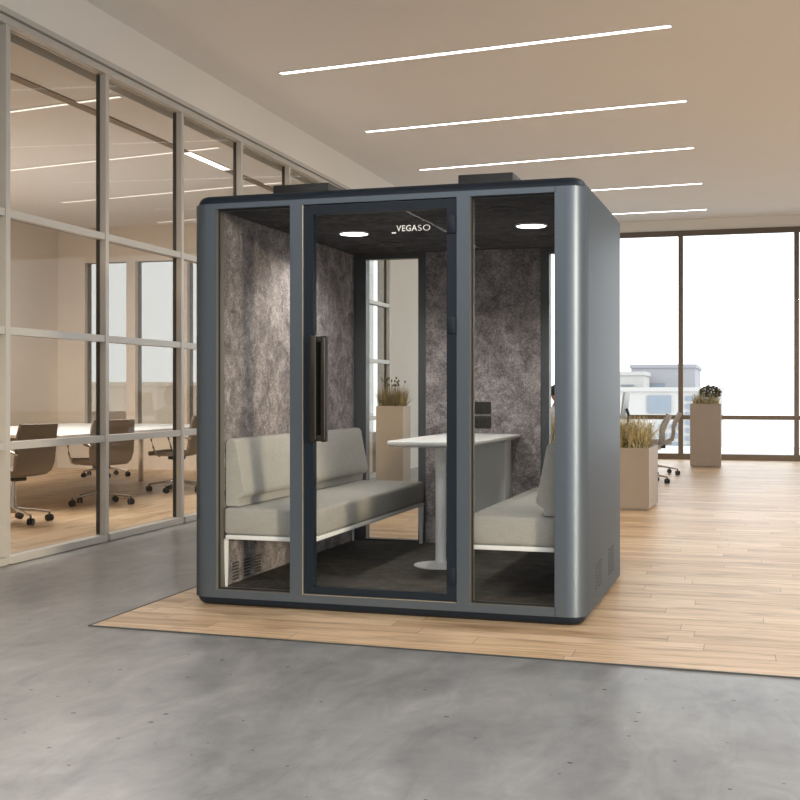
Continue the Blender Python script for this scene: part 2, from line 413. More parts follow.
# vents low on the right side
def grille(y0, y1, z0, z1):
    bm = bmesh.new(); n = 8
    for c in range(2):
        ya = y0+(y1-y0)*(c*.52); yb = ya+(y1-y0)*.44
        for k in range(n):
            z = z0+(z1-z0)*(k+.5)/n; box(bm, W-.003, W+.0012, ya, yb, z-.0045, z+.0045)
    return obj('vent_grille', bm, flat('dark_vent', (.035, .038, .04, 1), .7), right_shell, smooth=False)
grille(.36, .60, .125, .27); grille(.88, 1.13, .125, .28)
# front frame
ZB, ZT = .087, 2.171
bm = bmesh.new()
box(bm, .155, W-.1465, 0, .1, ZT, 2.2); box(bm, .155, W-.1465, 0, .1, .046, ZB)
box(bm, .593, .664, 0, .1, ZB, ZT); box(bm, 1.515, 1.583, 0, .1, ZB, ZT)
obj('front_frame', bm, M['paint'], pod, smooth=False)
# jamb linings
def jamb(x0, x1): bx('jamb', M['jamb'], (x0, x1, .004, .1, ZB, ZT), pod)
jamb(.155, .158); jamb(1.583, 1.586); jamb(W-.1495, W-.1465)
bx('sill', M['jamb'], (.1585, .5925, .004, .1, ZB, ZB+.003), pod); bx('sill', M['jamb'], (1.5865, W-.15, .004, .1, ZB, ZB+.003), pod)
bm = bmesh.new()
for (a, b) in ((.158, .592), (1.587, W-.151)):
    box(bm, a, a+.008, .028, .036, ZB+.003, ZT-.001); box(bm, b-.008, b, .028, .036, ZB+.003, ZT-.001)
    box(bm, a, b, .028, .036, ZT-.009, ZT-.001); box(bm, a, b, .028, .036, ZB+.003, ZB+.011)
obj('gasket', bm, M['black'], pod, smooth=False)
for a, b in ((.160, .590), (1.589, W-.153)): bx('glass_pane', M['podglass'], (a, b, .037, .047, ZB+.004, ZT-.002), pod)
# interior: walls, ceiling lining, carpet
bx('carpet', M['carpet'], (.141, W-.141, .1, 2.275, .046, ZB), pod)
bx('felt_wall', M['felt'], (.139, .151, .102, 2.278, ZB+.001, 2.17), pod, label='felt-lined side wall behind the longer bench')
bx('felt_wall', M['felt'], (W-.151, W-.139, .102, 2.278, ZB+.001, 2.17), pod)
ceil_lining = bx('ceiling_lining', M['felt_dark'], (.139, W-.139, .102, 2.29, 2.172, 2.198), pod)
bm = bmesh.new(); box(bm, .70, 1.532, 2.27, 2.30, ZB+.001, 2.1715); obj('back_felt_panel', bm, M['felt'], pod, smooth=False)
bx('back_panel', M['paint'], (.70, 1.532, 2.301, D, .046, 2.2), pod)
bm = bmesh.new()
for a, b in ((.1605, .243), (.640, .699), (1.533, 1.590), (1.992, W-.1605)): box(bm, a, b, 2.28, D, .046, 2.2)
for a, b in ((.243, .640), (1.590, 1.992)):
    box(bm, a, b, 2.28, D, 2.135, 2.2); box(bm, a, b, 2.28, D, .046, .1)
obj('back_frame', bm, flat('back_frame_paint', (.10, .108, .112, 1), .38, .45), pod, smooth=False)
for a, b in ((.244, .639), (1.591, 1.991)): bx('glass_pane', M['podglass'], (a, b, 2.315, 2.325, .101, 2.134), pod)
# felt-wall vent slots
for c in range(3):
    bm = bmesh.new(); y = .22+.155*c
    for k in range(6): box(bm, .149, .1522, y, y+.085, .105+.018*k, .114+.018*k)
    obj('vent_slots', bm, M['black'], pod, smooth=False)
# downlights and round air outlets
for x, y in ((.55, 1.15), (1.685, 1.13)):
    bm = bmesh.new(); lathe(bm, [(.097, 2.1725), (.097, 2.166), (.088, 2.163), (.086, 2.1725)], x, y, 40, False, False)
    d = obj('downlight', bm, M['white_metal'], pod)
    bm = bmesh.new(); lathe(bm, [(.0865, 2.1718), (.0865, 2.165)], x, y, 40); obj('lens', bm, M['led'], d)
for x, y in ((.61, .46), (.61, 1.74), (1.655, .46), (1.66, 1.74)):
    bm = bmesh.new(); lathe(bm, [(.078, 2.1725), (.078, 2.168), (.062, 2.168), (.062, 2.1725)], x, y, 32, False, False)
    v = obj('air_outlet', bm, M['black'], pod)
    bm = bmesh.new(); lathe(bm, [(.055, 2.1722), (.055, 2.1695)], x, y, 24); obj('disc', bm, M['felt_dark'], v)
# sockets on the back felt
def plate(z0, z1, twin):
    bm = bmesh.new(); box(bm, 1.02, 1.18, 2.2615, 2.2705, z0, z1, .003)
    p = obj('socket_plate', bm, M['bronze'], pod)
    if twin:
        for cx in (1.075, 1.135):
            bm = bmesh.new(); lathe(bm, [(.024, 0), (.024, .002), (.018, .0025), (.015, -.0)], 0, 0, 20, True, False)
            bmesh.ops.rotate(bm, verts=bm.verts, matrix=Matrix.Rotation(PI/2, 3, 'X')); bmesh.ops.translate(bm, verts=bm.verts, vec=(cx, 2.262, (z0+z1)/2))
            obj('socket', bm, M['black'], p)
    else:
        bx('switch', M['black'], (1.085, 1.125, 2.2585, 2.262, z0+.03, z1-.03), p)
plate(1.014, 1.10, False); plate(.912, 1.0, True)
# door
door = bpy.data.objects.new('door', None); C.objects.link(door); door.parent = pod
bm = bmesh.new()
box(bm, .673, .727, .002, .05, .094, 2.165); box(bm, 1.462, 1.513, .002, .05, .094, 2.165)
box(bm, .727, 1.462, .002, .05, 2.116, 2.165); box(bm, .727, 1.462, .002, .05, .094, .131)
obj('door_frame', bm, M['door'], door, smooth=False)
bm = bmesh.new(); box(bm, .6645, .6705, -.002, .06, .089, 2.169); box(bm, .6705, 1.513, .0, .012, .0875, .0915)
obj('edge_strip', bm, M['champ'], door, smooth=False)
bx('glass_pane', M['podglass'], (.727, 1.462, .02, .03, .131, 2.116), door)
for z0, z1 in ((1.985, 2.078), (1.47, 1.557), (.18, .27)):
    bm = bmesh.new(); box(bm, 1.466, 1.508, -.010, .003, z0, z1, .003); box(bm, 1.509, 1.516, -.006, .003, z0+.008, z1-.008)
    obj('hinge', bm, M['door'], door)
hnd = bmesh.new()
box(hnd, .722, .760, -.05, .001, .906, 1.468, .006)
box(hnd, .7865, .812, -.05, .001, .906, 1.468, .006)
box(hnd, .755, .79, -.045, .001, 1.435, 1.465, .003); box(hnd, .755, .79, -.045, .001, .909, .94, .003)
h = obj('handle', hnd, M['bronze'], door)
bm = bmesh.new(); box(bm, .757, .7605, -.0515, -.0495, .92, 1.455); box(bm, .8095, .8125, -.0515, -.0495, .92, 1.455)
obj('handle_edging', bm, [flat('handle_bronze', (.30, .25, .17, 1), .3, .8)], h, smooth=False)
bx('handle_recess', flat('recess_black', (.006, .006, .006, 1), .9, 0., .1), (.7605, .7865, -.03, .001, .94, 1.435), h)
# logo lettering on the door glass
def letters(txt, size, off, x, z, wid, offset):
    cu = bpy.data.curves.new('t', 'FONT'); cu.body = txt; cu.size = size; cu.offset = offset; cu.extrude = .0006; cu.space_character = 1.08
    t = bpy.data.objects.new('t', cu); C.objects.link(t)
    bpy.context.view_layer.update()
    me = bpy.data.meshes.new_from_object(t.evaluated_get(bpy.context.evaluated_depsgraph_get()))
    bpy.data.objects.remove(t)
    bm = bmesh.new(); bm.from_mesh(me); bpy.data.meshes.remove(me)
    xa = min(v.co.x for v in bm.verts); xb = max(v.co.x for v in bm.verts); s = wid/(xb-xa)
    za = min(v.co.y for v in bm.verts)
    for v in bm.verts: v.co = Vector((x+(v.co.x-xa)*s, .0185-v.co.z, z+(v.co.y-za)))
    return bm
lg = letters('VEGA', .044, 0, 1.186, 2.009, .112, .0003)
b2 = letters('SO', .044, 0, 1.303, 2.0085, .066, -.0006)
me = bpy.data.meshes.new('tmp'); b2.to_mesh(me); b2.free(); lg.from_mesh(me); bpy.data.meshes.remove(me)
box(lg, 1.160, 1.184, .0179, .0191, 1.999, 2.006)
obj('logo_lettering', lg, emit('white_lettering', (1, 1, 1, 1), 0.0) if False else flat('white_lettering', (.85, .85, .83, 1), .6), door, smooth=False)
# roof fans
for x0, x1 in ((.322, .662), (1.42, 1.725)):
    bm = bmesh.new(); box(bm, x0, x1, .40, .82, 2.262, 2.358, .004); f = obj('fan_unit', bm, M['black'], pod)
    bm = bmesh.new(); box(bm, x0+.02, x1-.02, .42, .80, 2.2495, 2.262); obj('foot', bm, M['navy'], f, smooth=False)
    bm = bmesh.new()
    for k in range(9):
        yy = .44+.04*k; box(bm, x1-.0005, x1+.002, yy, yy+.02, 2.275, 2.335)
    obj('louvre', bm, M['bronze'], f, smooth=False)
# the pod's own lamps
for x, y in ((.55, 1.15), (1.685, 1.13)):
    L = bpy.data.lights.new('downlight_lamp', 'SPOT'); L.energy = 44; L.color = (1, .95, .89); L.spot_size = math.radians(150); L.spot_blend = .5; L.shadow_soft_size = .07
    o = bpy.data.objects.new('downlight_lamp', L); C.objects.link(o); o.parent = pod; o.location = (x, y, 2.155)

# ------------------------------------------------------------------ benches
def bench(label, x_wall, depth, side, y0=.085, y1=2.19):
    """local frame: x out from the wall, y along the bench, z up from the carpet"""
    zc = ZB+.0005
    t = thing('upholstered_bench', label, 'bench', PW(x_wall, 0, zc), PR, 'pod benches')
    def sx(bm):
        if side < 0:
            for v in bm.verts: v.co.x = -v.co.x
        return bm
    bm = bmesh.new(); box(bm, .006, depth, y0, y1, .292, .4425, .022, 3); obj('seat_cushion', sx(bm), M['fabric'], t, angle=50)
    # backrest: wedge profile with a rounded, undercut lower lip
    prof = [(.004, .445), (.004, .80), (.012, .818), (.03, .824), (.055, .818), (.066, .80), (.085, .70), (.108, .59), (.120, .53), (.118, .512), (.105, .500), (.085, .490), (.078, .470), (.078, .445)]
    bm = bmesh.new()
    rings = []
    for y, s in ((y0+.035, .93), (y0+.043, 1.), (y1-.008, 1.), (y1, .93)):
        cx, cz = .05, .62
        rings.append([(cx+(x-cx)*s, y, cz+(z-cz)*(1-(1-s)*.25)) for x, z in prof])
    loft(bm, rings); obj('backrest', sx(bm), M['fabric'], t, angle=40)
    bm = bmesh.new(); box(bm, .02, depth-.002, y0, y1, .268, .2915, .003); obj('frame_rail', sx(bm), M['white_metal'], t)
    for xa in ((.012, depth-.018) if side > 0 else (depth-.018,)):
        for ya in (y0+.03, y1-.03):
            bm = bmesh.new()
            loft(bm, [[(xa+dx*s, ya+dy*s, z) for dx, dy in ((-1, -1), (1, -1), (1, 1), (-1, 1))] for s, z in (((.006, 0), (.010, .268)) if xa < .05 else ((.010, 0), (.016, .268)))])
            obj('leg', sx(bm), M['white_metal'], t, smooth=False)
    return t
bench('long light grey bench with white legs on the handle side of the pod', .152, .545, 1, .085, 2.25)
bench('light grey bench inside the pod against the wall opposite the door handle', W-.152, .487, -1)

# ------------------------------------------------------------------ pod table
tx, ty = 1.098, 1.22
zc = ZB+.0005
t = thing('meeting_table', 'white narrow table with a round pedestal inside the pod, fixed below the sockets', 'table', PW(tx, ty, zc), PR)
def rr(x0, x1, y0, y1, r, n=8):
    p = []
    for cx, cy, a0, q in ((x0+r, y0+r, PI, r), (x1-r, y0+r, 1.5*PI, r)):
        for k in range(n): a = a0+PI/2*k/(n-1); p.append((cx+q*math.cos(a), cy+q*math.sin(a)))
    return p+[(x1, y1), (x0, y1)]
bm = bmesh.new()
X0, X1, Y0, Y1 = .852-tx, 1.39-tx, .84-ty, 2.266-ty
rings = []
for ins, z in ((.03, .752), (.004, .766), (0, .772), (0, .784), (.004, .788)):
    rings.append([(x, min(y, Y1), z) for x, y in rr(X0+ins, X1-ins, Y0+ins, Y1, .07)])
loft(bm, rings); obj('tabletop', bm, M['white'], t, angle=40)
bm = bmesh.new(); lathe(bm, [(.033, .012), (.033, .752)], 0, 0, 28); obj('column', bm, M['white_metal'], t)
bm = bmesh.new(); lathe(bm, [(.166, 0), (.169, .004), (.166, .009), (.10, .014), (.06, .018), (.036, .03), (.0335, .05)], 0, 0, 48); obj('base', bm, M['white_metal'], t, angle=50)
bm = bmesh.new(); box(bm, .935-tx, 1.318-tx, 2.06-ty, 2.266-ty, .0, .735); box(bm, .935-tx, 1.20-tx, 2.06-ty, 2.266-ty, .735, .751); obj('support_panel', bm, M['panel_grey'], t, smooth=False)
bm = bmesh.new(); box(bm, 1.319-tx, 1.326-tx, 2.055-ty, 2.266-ty, 0, .751); obj('panel_edge', bm, M['white_metal'], t, smooth=False)

# ------------------------------------------------------------------ planters
def blades(n, rx, ry, h, lean, w, seed, curl=.5):
    rnd = random.Random(seed); bm = bmesh.new()
    for _ in range(n):
        x, y = rnd.uniform(-rx, rx), rnd.uniform(-ry, ry)
        a = rnd.uniform(0, 2*PI); hh = h*rnd.uniform(.45, 1.05); le = lean*rnd.uniform(.1, 1.)
        dx, dy = math.cos(a), math.sin(a); sx, sy = -dy, dx
        L, R = [], []
        for k in range(5):
            s = k/4; off = le*(s**1.7); z = hh*(s-curl*.25*s*s*le/max(h, .01)); ww = w*(1-s*.92)*rnd.uniform(.8, 1.2)
            px, py = x+dx*off, y+dy*off
            L.append(bm.verts.new((px-sx*ww, py-sy*ww, z))); R.append(bm.verts.new((px+sx*ww, py+sy*ww, z)))
        for k in range(4): bm.faces.new((L[k], R[k], R[k+1], L[k+1]))
    return bm
def seedheads(n, rx, ry, h, seed):
    rnd = random.Random(seed); bm = bmesh.new()
    for _ in range(n):
        x, y = rnd.uniform(-rx, rx), rnd.uniform(-ry, ry); a = rnd.uniform(0, 2*PI); l = rnd.uniform(0, .07)
        hh = h*rnd.uniform(.8, 1.05); p = Vector((x+l*math.cos(a), y+l*math.sin(a), hh))
        tube(bm, [(x, y, 0), (x+l*.4*math.cos(a), y+l*.4*math.sin(a), hh*.6), p], .0016, 4)
        m = bmesh.ops.create_icosphere(bm, subdivisions=1, radius=.011)
        bmesh.ops.scale(bm, verts=m['verts'], vec=(1, 1, 1.6)); bmesh.ops.translate(bm, verts=m['verts'], vec=p)
    return bm
def planter(name, label, cat, loc, rz, w, d, h):
    t = thing(name, label, cat, loc, rz)
    bm = bmesh.new(); wl = .025
    loft(bm, [[(x*(w/2-q), y*(d/2-q), z) for x, y in ((-1,-1),(1,-1),(1,1),(-1,1))] for q, z in
              ((.02, 0), (.02, .02), (.0, .021), (0, h-.003), (.003, h), (wl, h), (wl, h-.05))], True, False)
    obj('planter_box', bm, M['plant_box'], t, smooth=False)
    bx('soil', M['soil'], (-w/2+wl, w/2-wl, -d/2+wl, d/2-wl, h-.08, h-.04), t)
    return t
# low trough right of the pod
t = planter('trough_planter', 'low taupe trough planter of straw-coloured grass beside the pod right wall', 'planter', (-1.4537, 12.163, .0045), math.radians(-3.), 1.3, .74, .615)
g = obj('ornamental_grass', blades(3000, .60, .32, .38, .32, .007, 3), M['grass'], t, smooth=False); g.location.z = .565
# slim tall planter behind the pod
t = planter('tall_planter', 'tall slim taupe planter of grass seen through the pod back glass', 'planter', (-3.99, 13.67, .0005), 0., .335, .34, 1.0)
t.location = (-3.99, 13.67, .0005)
g = obj('ornamental_grass', blades(800, .14, .14, .30, .22, .005, 5), M['olive'], t, smooth=False); g.location.z = .95
g = obj('seed_heads', seedheads(26, .12, .12, .37, 9), M['bush'], t); g.location.z = .95
# tall planter by the window
t = planter('tall_planter', 'tall taupe planter with a dark bush and dry grass by the window wall', 'planter', (-.46, 18.95, .0045), 0., .46, .46, .98)
g = obj('ornamental_grass', blades(420, .19, .19, .24, .12, .006, 11), M['grass'], t, smooth=False); g.location.z = .93
bm = bmesh.new(); rnd = random.Random(4)
for _ in range(420):
    a, b_ = rnd.uniform(0, 2*PI), math.acos(rnd.uniform(-.6, 1)); q = rnd.uniform(.55, 1)**.5
    c = Vector((.06+.17*q*math.sin(b_)*math.cos(a), .05+.15*q*math.sin(b_)*math.sin(a), .22+.12*q*math.cos(b_)))
    u = Vector((rnd.gauss(0, 1), rnd.gauss(0, 1), rnd.gauss(0, 1))).normalized(); v = u.cross(Vector((rnd.gauss(0, 1), rnd.gauss(0, 1), rnd.gauss(0, 1)))).normalized()
    l, w_ = .05, .014
    bm.faces.new([bm.verts.new(c-u*l*.5), bm.verts.new(c+v*w_), bm.verts.new(c+u*l*.5), bm.verts.new(c-v*w_)])
for k in range(5): tube(bm, [(.04+.01*k, .05, 0), (.0+.03*k, .04+.01*k, .22)], .005, 5)
g = obj('bush', bm, M['bush'], t, smooth=False); g.location.z = .93

# ------------------------------------------------------------------ swivel chairs (facing +y)
def star(t, m=M['chrome'], R=.31):
    bm = bmesh.new(); lathe(bm, [(.028, .09), (.034, .10), (.034, .13), (.02, .16), (.016, .40)], 0, 0, 16)
    col = obj('gas_column', bm, m, t)
    bm = bmesh.new()
    for k in range(5):
        a = PI/2+2*PI*k/5+.3; c, s = math.cos(a), math.sin(a)
        tube(bm, [(.02*c, .02*s, .125), (.5*R*c, .5*R*s, .108), (R*c, R*s, .085)], .02, 8, .012, .8)
    base = obj('star_base', bm, m, t)
    for k in range(5):
        a = PI/2+2*PI*k/5+.3; c, s = math.cos(a), math.sin(a); bm = bmesh.new()
        for o_ in (-.016, .016):
            vs = bmesh.ops.create_cone(bm, cap_ends=True, segments=16, radius1=.032, radius2=.032, depth=.018)['verts']
            bmesh.ops.rotate(bm, verts=vs, matrix=Matrix.Rotation(PI/2, 3, 'X') @ Matrix.Identity(3)); bmesh.ops.translate(bm, verts=vs, vec=(0, o_, .033))
        tube(bm, [(0, 0, .04), (0, 0, .085)], .008, 6)
        bmesh.ops.rotate(bm, verts=bm.verts, matrix=Matrix.Rotation(a+PI/2+.7, 3, 'Z')); bmesh.ops.translate(bm, verts=bm.verts, vec=(R*c, R*s, 0))
        obj('caster', bm, M['black'], base)
def sweep(bm, prof, th, widths):
    """a bent shell: prof = (y, z) centre line, th thickness, widths per station"""
    n = len(prof); rings = []
    for k, (y, z) in enumerate(prof):
        a, b = prof[max(k-1, 0)], prof[min(k+1, n-1)]
        ty_, tz_ = b[0]-a[0], b[1]-a[1]; l = math.hypot(ty_, tz_); ny, nz = -tz_/l, ty_/l
        w = widths[k]; ring = []
        for sx, so in ((-1, 1), (-.5, 1), (0, 1), (.5, 1), (1, 1), (1, -1), (.5, -1), (0, -1), (-.5, -1), (-1, -1)):
            cup = .018*(sx*sx)*(1 if k > n//2 else .3)
            ring.append((sx*w, y+ny*(so*th/2)+cup*ny*-1, z+nz*(so*th/2)+cup*.6*abs(nz)))
        rings.append(ring)
    loft(bm, rings)
def conf_chair(label, loc, rz):
    t = thing('conference_chair', label, 'chair', loc, rz, 'meeting room chairs'); star(t)
    bm = bmesh.new(); sweep(bm, [(.26, .445), (.20, .455), (.05, .445), (-.12, .435), (-.19, .445)], .05, [.20, .23, .24, .23, .22]); obj('seat', bm, M['chair_dark'], t, angle=60)
    bm = bmesh.new(); sweep(bm, [(-.17, .435), (-.225, .47), (-.25, .55), (-.265, .68), (-.29, .80), (-.315, .885)], .03, [.20, .225, .24, .24, .235, .225]); obj('backrest', bm, M['chair_dark'], t, angle=60)
    bx('tilt_mechanism', M['black'], (-.06, .06, -.1, .08, .375, .418), t, bev=.01)
    for s in (-1, 1):
        bm = bmesh.new(); tube(bm, [(s*.2, .12, .42), (s*.255, .14, .44), (s*.27, .17, .52), (s*.27, .2, .62), (s*.268, .17, .655), (s*.265, 0, .66), (s*.255, -.2, .65), (s*.235, -.27, .62)], .012, 8)
        obj('armrest', bm, M['chrome'], t)
    return t
def task_chair(label, loc, rz):
    t = thing('task_chair', label, 'chair', loc, rz, 'desk chairs by the window'); star(t)
    bm = bmesh.new(); sweep(bm, [(.25, .44), (.18, .46), (.03, .455), (-.14, .45), (-.21, .46)], .06, [.2, .235, .24, .235, .2]); obj('seat', bm, M['chair_grey'], t, angle=60)
    bx('tilt_mechanism', M['black'], (-.08, .08, -.13, .1, .372, .426), t, bev=.01)
    bm = bmesh.new(); sweep(bm, [(-.15, .46), (-.225, .50), (-.245, .60), (-.24, .66), (-.27, .73), (-.325, .84), (-.34, .87)], .045, [.17, .20, .225, .235, .235, .215, .19]); obj('backrest', bm, M['chair_grey'], t, angle=60)
    return t
conf_chair('taupe swivel chair nearest the corridor glass, back turned, at the near table corner', (-6.32, 10.85, .0045), math.radians(56))
conf_chair('taupe swivel chair with looped chrome armrests at the far table corner, beside the pod edge', (-6.32, 12.55, .0045), math.radians(96))
conf_chair('taupe chair at the far head of the meeting table, mostly hidden by a mullion', (-8.35, 14.45, .0045), math.radians(200))
conf_chair('taupe swivel chair at the leftmost end of the meeting table, near the glass', (-6.2, 9.15, .0045), math.radians(80))
task_chair('grey task chair with leaning back right behind the grass trough', (-1.15, 15.35, .0045), math.radians(97))
task_chair('grey task chair farther back, next to the window mullion', (-1.09, 16.95, .0045), math.radians(94))

# meeting table
t = thing('conference_table', 'long white-topped conference table behind the glass partition', 'table', (-7.45, 12.05, .0045))
bm = bmesh.new(); box(bm, -1.15, 1.15, -1.95, 1.95, .712, .745, .006); obj('tabletop', bm, M['white'], t)
bm = bmesh.new(); box(bm, -.8, .8, -1.6, 1.6, .665, .7115); obj('apron', bm, M['chair_dark'], t, smooth=False)
for y in (-1.6, 1.75):
    bm = bmesh.new(); box(bm, -.025, .025, y-.025, y+.025, 0, .665 if y < 1.7 else .711, .004); obj('leg', bm, M['chrome'], t)
# desk with screens and the worker
t = thing('office_desk', 'white shared office desk mostly hidden behind the pod right corner', 'desk', (-1.575, 16.1, .0045))
bm = bmesh.new(); box(bm, -.375, .375, -1.95, 1.95, .70, .73, .004); obj('desktop', bm, M['white'], t)
for x in (-.33, .33):
    for y in (-1.85, 1.85): bm = bmesh.new(); box(bm, x-.025, x+.025, y-.025, y+.025, 0, .70); obj('leg', bm, M['white_metal'], t, smooth=False)
def monitor(label, loc, rz, tilt, back):
    t = thing('computer_monitor', label, 'monitor', loc, rz, 'monitors on the shared desk')
    bm = bmesh.new(); box(bm, -.26, .26, -.012, .012, -.16, .18, .004); bmesh.ops.rotate(bm, verts=bm.verts, matrix=Matrix.Rotation(tilt, 3, 'X')); bmesh.ops.translate(bm, verts=bm.verts, vec=(0, 0, .25))
    obj('casing', bm, back, t)
    bm = bmesh.new(); box(bm, -.25, .25, .0125, .0135, -.15, .17); bmesh.ops.rotate(bm, verts=bm.verts, matrix=Matrix.Rotation(tilt, 3, 'X')); bmesh.ops.translate(bm, verts=bm.verts, vec=(0, 0, .25))
    obj('screen', bm, M['black'], t, smooth=False)
    bm = bmesh.new(); tube(bm, [(0, -.03, .01), (0, -.05, .12), (0, -.02, .22)], .018, 8); box(bm, -.1, .1, -.1, .08, 0, .012, .003); obj('stand', bm, M['black'], t)
monitor('pale silver monitor seen edge-on just right of the pod wall', (-1.375, 15.32, .7355), math.radians(88), math.radians(7), M['screen_back'])
monitor('dark monitor half hidden by the pod wall, beside the silver one', (-1.62, 16.0, .7355), math.radians(-92), math.radians(7), M['black'])

# ------------------------------------------------------------------ seated person (faces +x)
def person(loc, rz):
    t = thing('person', 'seated person with dark hair and white shirt, glimpsed through the pod back glass', 'person', loc, rz)
    J = {}; E = []
    def j(n, p, r, par=None):
        J[n] = (Vector(p), r, len(J))
        if par: E.append((J[par][2], J[n][2]))
    j('pelvis', (0, 0, .60), .10); j('waist', (0, .0, .68), .105, 'pelvis'); j('chest', (0, .015, .84), .105, 'waist'); j('neckb', (0, .03, .955), .062, 'chest')
    for s, q in ((-1, 'r'), (1, 'l')):
        j('hipside'+q, (s*.07, 0, .60), .10, 'pelvis'); j('flank'+q, (s*.055, .0, .70), .095, 'hipside'+q); j('rib'+q, (s*.075, .015, .85), .10, 'flank'+q); j('trap'+q, (s*.11, .02, .915), .06, 'rib'+q)
    j('neck', (0, .045, 1.01), .052, 'neckb'); j('jaw', (0, .075, 1.060), .060, 'neck'); j('skull', (0, .052, 1.115), .080, 'jaw'); j('crown', (0, .042, 1.165), .086, 'skull')
    for s, q in ((-1, 'r'), (1, 'l')):
        j('sh'+q, (s*.172, .02, .905), .058, 'neckb'); j('el'+q, (s*.215, .10, .68), .042, 'sh'+q); j('wr'+q, (s*.16, .34, .735), .028, 'el'+q); j('palm'+q, (s*.145, .40, .742), .026, 'wr'+q); j('kn_'+q, (s*.14, .435, .742), .022, 'palm'+q)
        j('hip'+q, (s*.085, .06, .575), .078, 'pelvis'); j('knee'+q, (s*.11, .44, .545), .058, 'hip'+q); j('calf'+q, (s*.11, .44, .32), .055, 'knee'+q); j('ank'+q, (s*.11, .42, .09), .036, 'calf'+q); j('toe'+q, (s*.115, .56, .036), .033, 'ank'+q)
        for f, (dx, ln) in enumerate(((-.030, .07), (-.010, .082), (.010, .078), (.029, .06))):
            j('f%d%s' % (f, q), (s*.145+dx, .455, .748), .0095, 'kn_'+q); j('g%d%s' % (f, q), (s*.145+dx*1.15, .44+ln, .742), .0085, 'f%d%s' % (f, q)); j('h%d%s' % (f, q), (s*.145+dx*1.15, .45+ln, .730), .0075, 'g%d%s' % (f, q))
        j('th'+q, (s*.105, .405, .742), .012, 'palm'+q); j('tt'+q, (s*.085, .44, .738), .0095, 'th'+q)
    P = list(J.values()); bm = bmesh.new()
    def ball(p, r):
        v = bmesh.ops.create_icosphere(bm, subdivisions=2 if r < .03 else 3, radius=r)['verts']; bmesh.ops.translate(bm, verts=v, vec=p)
    def limb(p, r, q, r2):
        n = 20; d = (q-p).normalized(); a = d.cross(Vector((.31, .2, .93))).normalized(); b_ = d.cross(a)
        loft(bm, [[c+(a*math.cos(2*PI*k/n)+b_*math.sin(2*PI*k/n))*rr_ for k in range(n)] for c, rr_ in ((p, r), (q, r2))])
    for p, r, _ in P: ball(p, r)
    for a, b_ in E: limb(P[a][0], P[a][1], P[b_][0], P[b_][1])
    me = bpy.data.meshes.new('b'); bm.to_mesh(me); bm.free()
    o = bpy.data.objects.new('b', me); C.objects.link(o)
    md = o.modifiers.new('r', 'REMESH'); md.mode = 'VOXEL'; md.voxel_size = .0055; md.use_smooth_shade = True
    sm = o.modifiers.new('s', 'SMOOTH'); sm.factor = .5; sm.iterations = 6
    bpy.context.view_layer.update()
    em = bpy.data.meshes.new_from_object(o.evaluated_get(bpy.context.evaluated_depsgraph_get())); bpy.data.objects.remove(o); bpy.data.meshes.remove(me)
    em.materials.clear()
    for m in (M['skin'], M['shirt'], M['trousers'], M['black']): em.materials.append(m)
    for p in em.polygons:
        c = p.center; p.use_smooth = True
        if c.z > .985: k = 0
        elif c.z < .1: k = 3
        elif c.y > .31 and c.z > .66: k = 0
        elif c.z < .64: k = 2
        else: k = 1
        p.material_index = k
    b = bpy.data.objects.new('body', em); C.objects.link(b); b.parent = t
    def ell(name, c, r, m, cut=None, sub=3):
        bm = bmesh.new(); bmesh.ops.create_icosphere(bm, subdivisions=sub, radius=1)
        if cut: bmesh.ops.delete(bm, geom=[v for v in bm.verts if cut(v.co)], context='VERTS')
        for v in bm.verts: v.co = Vector((c[0]+v.co.x*r[0], c[1]+v.co.y*r[1], c[2]+v.co.z*r[2]))
        return obj(name, bm, m, t, angle=180)
    ell('hair', (0, .034, 1.152), (.092, .100, .106), M['hair'], lambda c: (c.y > .30 and c.z < .5) or c.z < -.40)
    for s in (-1, 1):
        ell('eye', (s*.030, .124, 1.125), (.013, .009, .009), M['white'], sub=2); ell('iris', (s*.030, .1305, 1.125), (.0055, .003, .0055), M['black'], sub=2); ell('ear', (s*.080, .045, 1.11), (.012, .022, .032), M['skin'], sub=2)
    ell('nose', (0, .136, 1.098), (.013, .018, .022), M['skin'], sub=2); ell('mouth', (0, .131, 1.062), (.024, .010, .007), flat('lips', lin(160, 84, 76), .5), sub=2)
    return t
person((-2.19, 14.62, .0045), math.radians(-84))
task_chair('grey task chair under the person in the white shirt', (-2.19, 14.66, .0045), math.radians(-84))

# ------------------------------------------------------------------ the city outside
def block(label, x0, x1, y, dep, ztop, zbot, mat, wins, wmat, cat='building', name='city_building'):
    t = thing(name, label, cat, ((x0+x1)/2, y, zbot), 0, 'hazy city buildings')
    w = x1-x0; bm = bmesh.new(); box(bm, -w/2, w/2, 0, dep, 0, ztop-zbot); box(bm, -w/2-.1, w/2+.1, -.1, dep, ztop-zbot, ztop-zbot+.25); obj('facade', bm, mat, t, smooth=False)
    first = {}
    for (a, b, c, d) in wins:
        key = (round(b-a, 3), round(d-c, 3))
        if key not in first:
            o = bx('window', wmat, (-(b-a)/2, (b-a)/2, -.12, 0.02, 0, d-c), t); first[key] = o
        else: o = first[key].copy(); C.objects.link(o); o.parent = t
        o.location = ((a+b)/2-(x0+x1)/2, 0, c-zbot)
    return t
BY = 72.
def bpt(px, py, y):   # direction helper: where a sight line meets the plane y in the open city
    A = math.radians(16); k = (px-399)/1177.1; rx = k*math.cos(A)-math.sin(A); ry = k*math.sin(A)+math.cos(A); s = y/ry
    return rx*s, 1.1795+(391.1-py)/1177.1*s
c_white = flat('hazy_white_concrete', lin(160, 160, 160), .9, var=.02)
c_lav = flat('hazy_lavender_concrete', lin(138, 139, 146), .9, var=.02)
c_glass = flat('hazy_blue_windows', lin(112, 122, 134), .5, var=.08, scale=1.)
